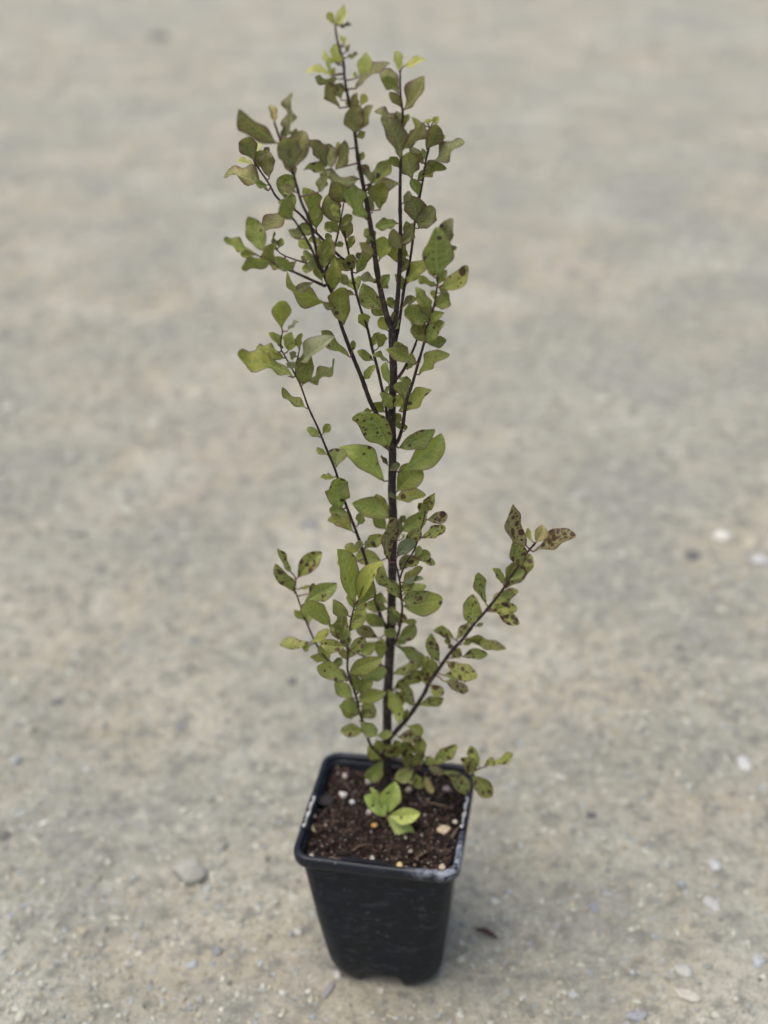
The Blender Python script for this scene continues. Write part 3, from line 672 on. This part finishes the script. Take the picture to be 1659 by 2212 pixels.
TYPES = {  # blade colour, spots, purple bronzing
 'g': ((.262,.278,.066), .08, .40), 'o': ((.260,.240,.092), .03, .85), 'y': ((.66,.64,.22), 0, .05), 'Y': ((.325,.345,.078), .12, .20),
 'z': ((.50,.57,.16), .18, .05), 's': ((.270,.290,.075), .88, .18), 'S': ((.27,.235,.110), 1.12, .42), 'd': ((.185,.180,.076), .5, .5),
 'b': ((.07,.06,.035), .5, .9), 'p': ((.27,.28,.165), .05, .15), 'w': ((.45,.38,.17), .1, .4)}
LV = """
A 770 165 725 70 42 y|A 768 168 835 42 52 y|A 785 165 865 160 24 b|A 812 290 790 212 18 y|A 822 300 825 232 26 y|A 835 375 910 352 26 o|A 830 340 850 288 24 o
A 775 420 745 285 50 y|A 768 405 678 328 34 y|A 782 420 785 350 34 y|A 745 490 585 455 40 y|A 735 490 718 380 26 y|A 745 490 757 440 28 y|A 795 512 632 518 48 o
A 790 700 690 535 84 o|A 800 650 745 545 62 o|A 915 500 965 362 80 y|A 895 575 1105 400 64 o|A 905 505 885 468 24 y|A 855 690 835 652 28 y|A 880 670 885 612 25 y|A 925 690 965 610 50 y
A 900 860 895 676 112 o f|A 925 845 995 690 66 o|A 1178 468 1155 332 46 y|A 1205 430 1327 374 46 y|A 1175 605 1058 450 92 o|A 1205 715 1330 498 96 o f|A 1190 695 1120 608 56 o
A 1185 1030 1085 770 112 o|A 1193 830 1032 700 66 o|A 1195 895 1165 725 70 o b|A 1205 965 1345 810 76 o|A 1285 875 1270 765 36 y|A 1360 800 1362 762 40 y|A 1355 965 1415 795 104 o f|A 1392 800 1428 762 40 y
A 1342 1085 1577 905 76 o|A 1325 1060 1240 935 44 o|A 1262 1165 1225 980 124 o|A 1300 800 1330 815 20 o
A 368 800 340 682 46 w|A 442 890 462 608 62 o|A 388 930 138 740 108 o|A 478 1085 425 880 132 o f|A 500 1090 555 850 122 o|A 470 890 515 835 40 o
A 240 1045 200 875 108 o|A 242 1025 292 905 22 y|A 235 1005 215 920 20 y|A 240 1068 126 1045 30 y|A 265 1030 340 960 40 o|A 335 1155 315 985 92 o f
B 328 240 52 118 88 o|B 505 160 430 30 60 o b|A 705 1085 595 920 84 o|A 735 1090 705 945 112 o|A 765 1095 850 915 72 o|A 785 975 785 918 26 y
B 735 135 578 88 56 g|B 655 250 715 120 62 o|B 925 165 690 135 78 o f|B 842 312 755 165 128 o f|B 962 425 825 170 108 g|B 980 90 900 100 40 o b
B 1000 190 950 70 50 o|B 985 205 1133 58 84 g|B 958 235 1180 175 70 o|B 1055 365 1078 182 112 g|B 1005 380 990 270 42 o b|B 1168 452 1025 478 66 g
B 1290 175 1462 88 78 g|B 1205 318 1245 245 46 o b|B 1280 440 1235 285 120 o f|B 1300 485 1418 345 104 o f|B 1200 610 1118 490 84 o f|B 1205 720 1165 530 118 g b|B 1212 590 1262 455 62 o f
B 1225 845 1352 695 88 g|B 1428 800 1425 500 164 s f|B 1445 640 1500 445 96 d|B 1440 870 1628 740 96 s f|B 1400 800 1360 690 50 s b|B 1418 855 1300 800 44 g|B 1500 620 1548 612 30 d
B 1390 1000 1295 875 72 g|B 1405 990 1515 900 86 g|B 1370 1095 1198 1010 112 g f|B 1375 1080 1305 950 72 o|B 1385 1095 1455 1035 66 g|B 1355 1165 1275 1090 84 g|B 1395 1120 1460 1095 60 g|B 1440 905 1480 880 54 d
B 1185 1000 1098 942 54 g|B 1188 1000 1262 932 40 o|B 1048 692 1078 540 104 Y|B 1015 600 955 490 64 g|B 1060 1005 935 850 112 s|B 1045 840 930 785 52 d|B 1072 870 1108 855 26 g|B 1010 590 985 545 50 g
B 1105 1150 1058 1060 62 Y|B 1130 1150 1175 1072 34 g|B 970 1140 908 1040 70 g|B 900 775 982 590 74 g b|B 875 755 850 640 84 d f|B 870 750 755 680 60 g|B 935 640 905 680 34 b
B 748 885 760 710 92 g|B 780 780 842 845 56 g|B 820 1100 812 850 128 g f|B 785 1000 722 985 34 d|B 740 980 448 830 88 g|B 700 790 620 755 44 g|B 680 745 725 555 106 g f
B 795 480 872 402 54 g|B 800 455 720 250 112 o f|B 780 435 700 485 66 g|B 640 495 585 240 98 g f|B 435 295 455 148 114 g b|B 478 425 440 300 100 g f|B 470 340 285 480 84 o f
B 300 635 205 415 112 g b|B 240 655 38 568 62 g|B 365 700 330 610 74 g f|B 385 630 352 512 28 o|B 365 700 155 728 74 g f|B 300 640 375 590 50 g|B 495 758 375 680 72 g f|B 545 555 497 538 32 g|B 680 580 592 548 42 g b
B 680 845 640 720 44 g|B 905 900 880 800 90 g b|B 500 355 400 310 40 o
B 415 1130 385 938 106 Y
C 448 75 520 5 22 p|C 425 180 350 85 44 g|C 455 205 472 95 74 Y f|C 400 210 255 182 44 g|C 490 372 118 285 112 g f|C 530 190 545 88 40 g|C 525 275 735 105 86 p|C 550 420 590 220 104 g f|C 555 400 780 295 60 g f
C 485 320 455 262 50 p f|C 510 235 470 215 48 p|C 858 240 655 98 66 g|C 943 385 1007 298 44 g|C 582 575 410 468 48 g|C 660 760 582 702 46 g|C 772 950 785 828 108 s|C 795 1225 790 1005 126 g f|C 760 1020 670 1015 34 g
C 1040 182 1048 72 54 g|C 1108 275 1012 222 34 g|C 1112 425 1080 280 46 s b|C 1290 285 1108 190 78 g f|C 1230 320 1275 245 36 g b|C 1305 355 1470 218 78 g|C 1355 145 1480 125 62 g|C 1345 145 1285 0 74 g f|C 1350 145 1405 0 70 g f
C 1215 515 1160 408 84 g b|C 1175 590 1360 440 92 s b|C 1128 575 1062 478 66 g f|C 1140 560 1190 490 60 g f|C 1108 845 900 550 148 s f|C 1080 1045 855 838 122 Y|C 1172 830 1390 730 104 s|C 1180 985 1462 765 136 Y|C 1160 1115 1325 955 142 Y b
C 1100 940 1058 882 26 b|C 1110 975 1190 935 46 d f|C 1212 720 1215 675 26 g
D 1168 110 1435 70 98 g f|D 1160 110 1130 45 44 p f|D 785 425 590 235 138 g b|D 765 325 558 305 68 g f|D 828 358 852 252 76 g|D 870 585 1045 455 108 s|D 845 585 825 490 64 p f|D 880 540 940 500 28 p f
D 1112 290 785 160 166 g f|D 1110 250 990 80 108 g b|D 1095 400 975 270 96 g b|D 1110 700 1110 290 132 S f|D 1200 480 1210 300 62 p|D 1225 415 1450 225 132 g|D 1190 650 1345 480 110 p f|D 1225 620 1400 400 100 s b|D 1250 480 1240 445 28 y f|D 1225 330 1260 275 60 d
D 1440 240 1385 150 84 s|D 1450 240 1525 80 92 s|D 1465 250 1532 135 18 y f|D 1465 310 1658 265 98 S|D 1415 478 1645 395 96 s|D 1350 670 1398 555 60 s|D 1385 680 1542 715 60 s|D 1212 775 1300 640 92 d|D 1250 740 1395 620 78 s
D 1040 690 805 645 128 g|D 790 1085 670 605 148 Y f|D 830 1060 1010 720 130 Y f|D 820 1085 940 895 112 Y f|D 695 735 645 690 46 g b|D 205 795 68 585 58 s|D 245 975 62 745 104 s f|D 262 850 478 620 140 s
D 325 1090 600 925 142 s|D 268 955 375 935 26 g|D 380 990 420 900 54 s|D 1225 940 1405 750 92 g|D 1240 890 1425 850 50 p|D 1235 975 1345 885 92 s b|D 1215 1035 1010 735 104 s|D 985 830 1050 760 70 g b
D 1250 1110 1605 1050 190 Y|D 1240 1060 1480 960 112 s f|D 1230 1010 1450 935 80 Y b
E 372 325 335 150 114 g b|E 572 335 345 130 124 Y f|E 325 290 245 205 58 g|E 735 250 605 110 104 g|E 735 350 650 230 74 g b|E 760 385 885 180 112 Y b|E 790 200 740 60 70 Y|E 800 200 890 120 90 s
E 640 470 590 330 84 g b|E 700 400 560 340 60 g b|E 388 500 100 490 98 s|E 390 520 320 568 58 g|E 385 500 575 400 78 Y f|E 575 680 395 612 60 g b|E 585 700 672 655 74 g b|E 705 530 482 505 108 s f|E 722 560 690 370 90 g
E 720 655 668 545 70 g b|E 745 640 895 460 98 s b|E 718 855 442 705 138 s f|E 752 780 1035 650 130 Y f|E 780 790 1085 765 116 g b|E 820 960 790 790 100 g f|E 840 960 945 870 110 g|E 780 1015 612 870 118 g b
E 830 1145 662 1080 128 g f|E 825 1055 1070 975 108 Y|E 850 1090 975 1060 90 g b|E 850 1185 945 1075 112 s b|E 1015 460 815 360 96 d|E 1035 350 890 235 98 g b|E 1100 185 898 150 100 g|E 1095 130 1035 105 72 g b|E 1095 190 1175 185 42 d f
E 1185 440 1068 368 84 g f|E 1175 330 1110 225 96 d|E 1195 340 1240 225 86 s b|E 1190 480 1355 345 112 g b|E 1240 300 1368 315 54 g|E 1000 490 865 590 108 g|E 1040 650 1050 480 108 g|E 1175 525 1450 650 92 g|E 1150 790 1490 665 102 s|E 1150 930 1410 730 112 s
E 960 960 950 1000 70 g|E 1050 720 1000 700 60 d
G 492 985 540 690 162 s b|G 648 715 555 415 130 s|G 845 450 605 330 100 s|G 850 445 1010 265 88 s b|G 1020 265 1040 -70 188 s|G 790 510 730 420 60 s|G 895 510 1150 400 66 g|G 950 440 1408 595 108 s f
G 800 510 750 545 50 d|G 930 650 1215 610 112 s|G 790 670 895 560 96 s b|G 730 700 1085 900 176 s f|G 700 870 925 860 120 s f|G 690 930 965 1070 108 S|G 540 970 690 1100 118 s f|G 405 1225 692 1165 110 s|G 370 1235 232 965 112 s|G 60 1030 200 1400 140 Y f|G 120 1045 255 1200 104 s b|G 220 1420 265 1290 74 g|G 1080 290 1165 262 44 p
F 925 725 860 505 140 s f|F 750 915 845 690 92 g b|F 765 945 1010 650 150 s b|F 750 905 662 770 62 g|F 965 555 800 175 146 S f|F 1015 510 965 390 44 Y|F 1025 605 1390 440 132 S|F 1050 520 1115 368 108 w|F 590 1090 465 815 104 s|F 610 1160 875 965 112 s b|F 640 1165 875 1120 96 s f|F 705 1175 895 1270 100 s f
H 232 90 65 15 108 g|H 258 238 68 230 98 s|H 232 140 375 270 104 g f|H 255 120 345 10 104 s b|H 372 272 505 255 70 g|H 425 480 308 370 96 g b|H 425 415 375 320 82 g|H 435 480 290 660 120 g
H 570 285 770 280 108 S f|H 645 190 775 250 84 Y|H 575 475 442 365 104 s f|H 605 470 535 320 78 s|H 680 500 595 320 108 s f|H 745 480 765 285 94 s|H 700 560 635 440 104 s f|H 770 530 700 415 100 s f|H 865 530 795 460 66 g|H 865 530 1052 390 98 s f
H 700 560 548 650 110 s f|H 710 580 775 725 84 s f|H 795 612 865 755 60 w f|H 990 605 845 545 66 S|H 940 570 1165 780 108 s f|H 560 660 720 705 30 w|H 1240 575 1128 480 106 s|H 1270 560 1200 362 78 s|H 1310 520 1400 500 64 s|H 1375 520 1572 458 74 s|H 1200 620 1365 795 122 s f
H 458 975 285 800 132 z f|H 440 930 350 745 84 z f|H 470 940 535 690 156 z f|H 468 970 740 950 118 z f|H 465 975 690 1135 122 z f
"""
def leaf_mesh(bx, by, tx, ty, wpx, typ, flag, wavy=1.0, spk=1.0):
    """returns verts, faces, attrs, branch object, projected size; also a petiole down to the stem"""
    best = None
    for ob, q, P3, rad in branches:
        for i in range(len(q)):
            dd = math.hypot(q[i][0] - bx, q[i][1] - by)
            if best is None or dd < best[0]: best = (dd, ob, i, P3[i], rad[i])
    dist, ob, bi, bp, br = best
    tx, ty = bx + (tx - bx)*1.03, by + (ty - by)*1.03
    length = math.hypot(tx - bx, ty - by)
    true_len = max(length, wpx/.66); true_w = max(wpx, .46*length)
    slope = math.acos(min(1, length/true_len)); roll = math.acos(min(1, max(.35, wpx/true_w)))
    slope = max(slope, R(random.uniform(4, 24))); slope = min(slope, R(55))
    sgn = -1 if flag == 'f' else 1 if flag == 'b' else random.choice((-1, -1, 1))
    roll = max(roll, R(random.uniform(3, 20)))*random.choice((-1, 1))
    k = px_m(bp); off = {'f': -(br + .0015), 'b': br + .0015, '': random.uniform(-.002, .002)}[flag]
    P0 = at_y(bx, by, bp.y + off)
    P1 = at_y(tx, ty, P0.y + sgn*math.tan(slope)*length*k)
    D = (P1 - P0); L = D.length; D.normalize()
    view = (CAM - (P0 + P1)/2).normalized()
    N = (view - D*view.dot(D)).normalized(); Sd = D.cross(N)
    Nr = N*math.cos(roll) + Sd*math.sin(roll)
    if Nr.z < -.2 and random.random() < .7: Nr = N*math.cos(roll) - Sd*math.sin(roll)
    N = Nr; Sd = D.cross(N).normalized()
    W = wpx*k/max(.5, math.cos(roll))/2*1.13
    young = typ in 'yw'
    nt_, ns_ = 18, 10
    fold = random.uniform(.25, .75) if not young else random.uniform(.3, .7)
    curl = random.uniform(0, .30)*(1 if random.random() < .8 else -1)
    wa = wavy*random.uniform(.03, .07)*(0.5 if typ in 'yzYw' else 1.25 if typ in 'og' else .9); wk = random.uniform(1.3, 2.3); ph = random.uniform(0, 6.28); ph2 = random.uniform(0, 6.28)
    twist = random.uniform(-.35, .35); peak = random.uniform(.50, .64); tipc = wavy*random.uniform(.05, .24)*random.choice((-1, 1, 1)); bend = wavy*random.uniform(-.10, .10)
    V, U, LVc = [], [], []
    seed = random.uniform(0, 100); point = random.random() < .22
    def prof_w(t):
        # obovate-elliptic outline with a short point
        a = peak/(1 - peak); x = t**(math.log(.5)/math.log(peak))
        return (max(0, math.sin(math.pi*x)))**(.58 if t > peak else .80) if not point else (max(0, math.sin(math.pi*x)))**(.80 if t > peak else .80)
    for i in range(nt_ + 1):
        t = .35*i/nt_ + .65*(1 - math.cos(math.pi*i/nt_))/2; t2 = t
        hw = W*prof_w(.004 + .992*t2)
        cx = P0 + D*(L*t) + Sd*(bend*L*math.sin(math.pi*t)) - N*(curl*L*(t*t - t)*-1.0) - N*(tipc*L*max(0, t - .72)**2*9)
        tw = twist*(t - .4); A = Sd*math.cos(tw) + N*math.sin(tw); B = N*math.cos(tw) - Sd*math.sin(tw)
        for j in range(ns_ + 1):
            s = -1 + 2*j/ns_; sd_ = 1 if s > 0 else -1
            wob = 1 + .04*wavy*math.sin(wk*6.28*t + ph + sd_)*abs(s)
            y = s*hw*wob
            z = fold*abs(y) - .25*fold*y*y/max(W, 1e-6) + wa*L*math.sin(wk*6.28*t + (ph if s > 0 else ph2))*abs(s)**2*min(1, 4*t*(1 - t) + .15)
            p = cx + A*y + B*z
            V.append(p); U.append((t, s*(hw/W if W else 0), abs(s)))
            LVc.append((t*L*100, y*100, seed))
    F = []
    for i in range(nt_):
        for j in range(ns_): a = i*(ns_+1) + j; F.append((a, a+1, a+ns_+2, a+ns_+1))
    col, spot, purple = TYPES[typ]
    f_ = random.uniform(.76, 1.24); hue = random.uniform(-.08, .08)
    col = (col[0]*f_*(1 + hue), col[1]*f_, col[2]*f_*(1 - hue))
    n0 = len(V); sp_ = spk*spot*random.uniform(.65, 1.3); pu = min(1, purple*random.uniform(.7, 1.4))
    # petiole
    pts = [bp.lerp(P0, t_/4) + N*(.0006*math.sin(t_/4*math.pi)) for t_ in range(4)] + [P0, P0 + D*(L*.10)]
    pr = .00038 + .00022*min(1, L/.03)
    pv, pf = tube_mesh(pts, [pr*1.35, pr, pr*.9, pr*.9, pr*.85, pr*.3], 6)
    has_pet = dist < 95
    ft = [0]*len(F)
    if has_pet:
        F += [tuple(n0 + a for a in fc) for fc in pf]; ft += [1]*len(pf); V += pv
        U += [(0, 0, 0)]*len(pv); LVc += [(0, 0, seed)]*len(pv)
    at = dict(lc=[(*col, 1)]*len(V), lu=U, lv=LVc, sp=[(sp_, pu, seed)]*len(V))
    return V, F, ft, at, ob, length*wpx
def build(name, V, F, ft, at, parent):
    o = mesh_obj(name, V, F, M['leaf'], None, True, dict(lc=('FLOAT_COLOR', at['lc']), lu=('FLOAT_VECTOR', at['lu']), lv=('FLOAT_VECTOR', at['lv']), sp=('FLOAT_VECTOR', at['sp'])))
    o.data.materials.append(M['petiole']); o.data.polygons.foreach_set('material_index', ft); o.parent = parent; return o
leaves = []
for item in LV.replace('\n', '|').split('|'):
    if not item.strip(): continue
    w_ = item.split(); k = w_[0]; x0, y0, x1, y1, ww = map(float, w_[1:6]); typ = w_[6]; flag = w_[7] if len(w_) > 7 else ''
    bx, by = src(k, x0, y0); tx, ty = src(k, x1, y1)
    leaves.append(leaf_mesh(bx, by, tx, ty, ww/CROP[k][2]*(1.0 if k in 'AB' else 1.06), typ, flag, 1.3 if k in 'ABC' else .85, {'A': .5, 'B': .6, 'C': .6, 'D': .85, 'E': .8}.get(k, 1.0)))
# small leaves and buds on the nodes of the crown, between the larger ones
for bn, (ob, q, P3, rad) in enumerate(branches):
    for i in range(5, len(q) - 1, 5):
        if random.random() < (.0 if bn == 0 else .62 if bn < 14 else .25):
            x, y = q[i][0], q[i][1]
            if 2750 < y or y < 340: continue
            dx, dy = q[i+1][0] - q[i-1][0], q[i+1][1] - q[i-1][1]; a = math.atan2(dy, dx) + random.choice((-1, 1))*random.uniform(.4, 1.1)
            ln = random.uniform(34, 76); g_ = 5 + random.random()*6
            leaves.append(leaf_mesh(x + math.cos(a)*g_, y + math.sin(a)*g_, x + math.cos(a)*(g_ + ln), y + math.sin(a)*(g_ + ln), ln*random.uniform(.45, .66), random.choice('ogg') if y < 1300 else random.choice('ggs'), random.choice(('b', '', 'f')), 1.0, .4))
leaves.sort(key=lambda a: -a[5])
for V, F, ft, at, ob, _ in leaves[:100]: build('leaf', V, F, ft, at, ob)
V, F, ft, at = [], [], [], dict(lc=[], lu=[], lv=[], sp=[])
for v, f, t_, a, ob, _ in leaves[100:]:
    F += [tuple(len(V) + q_ for q_ in fc) for fc in f]; V += v; ft += t_
    for k in at: at[k] += a[k]
fo = build('foliage', V, F, ft, at, shrub); fo['kind'] = 'stuff'
print('leaves', len(leaves))
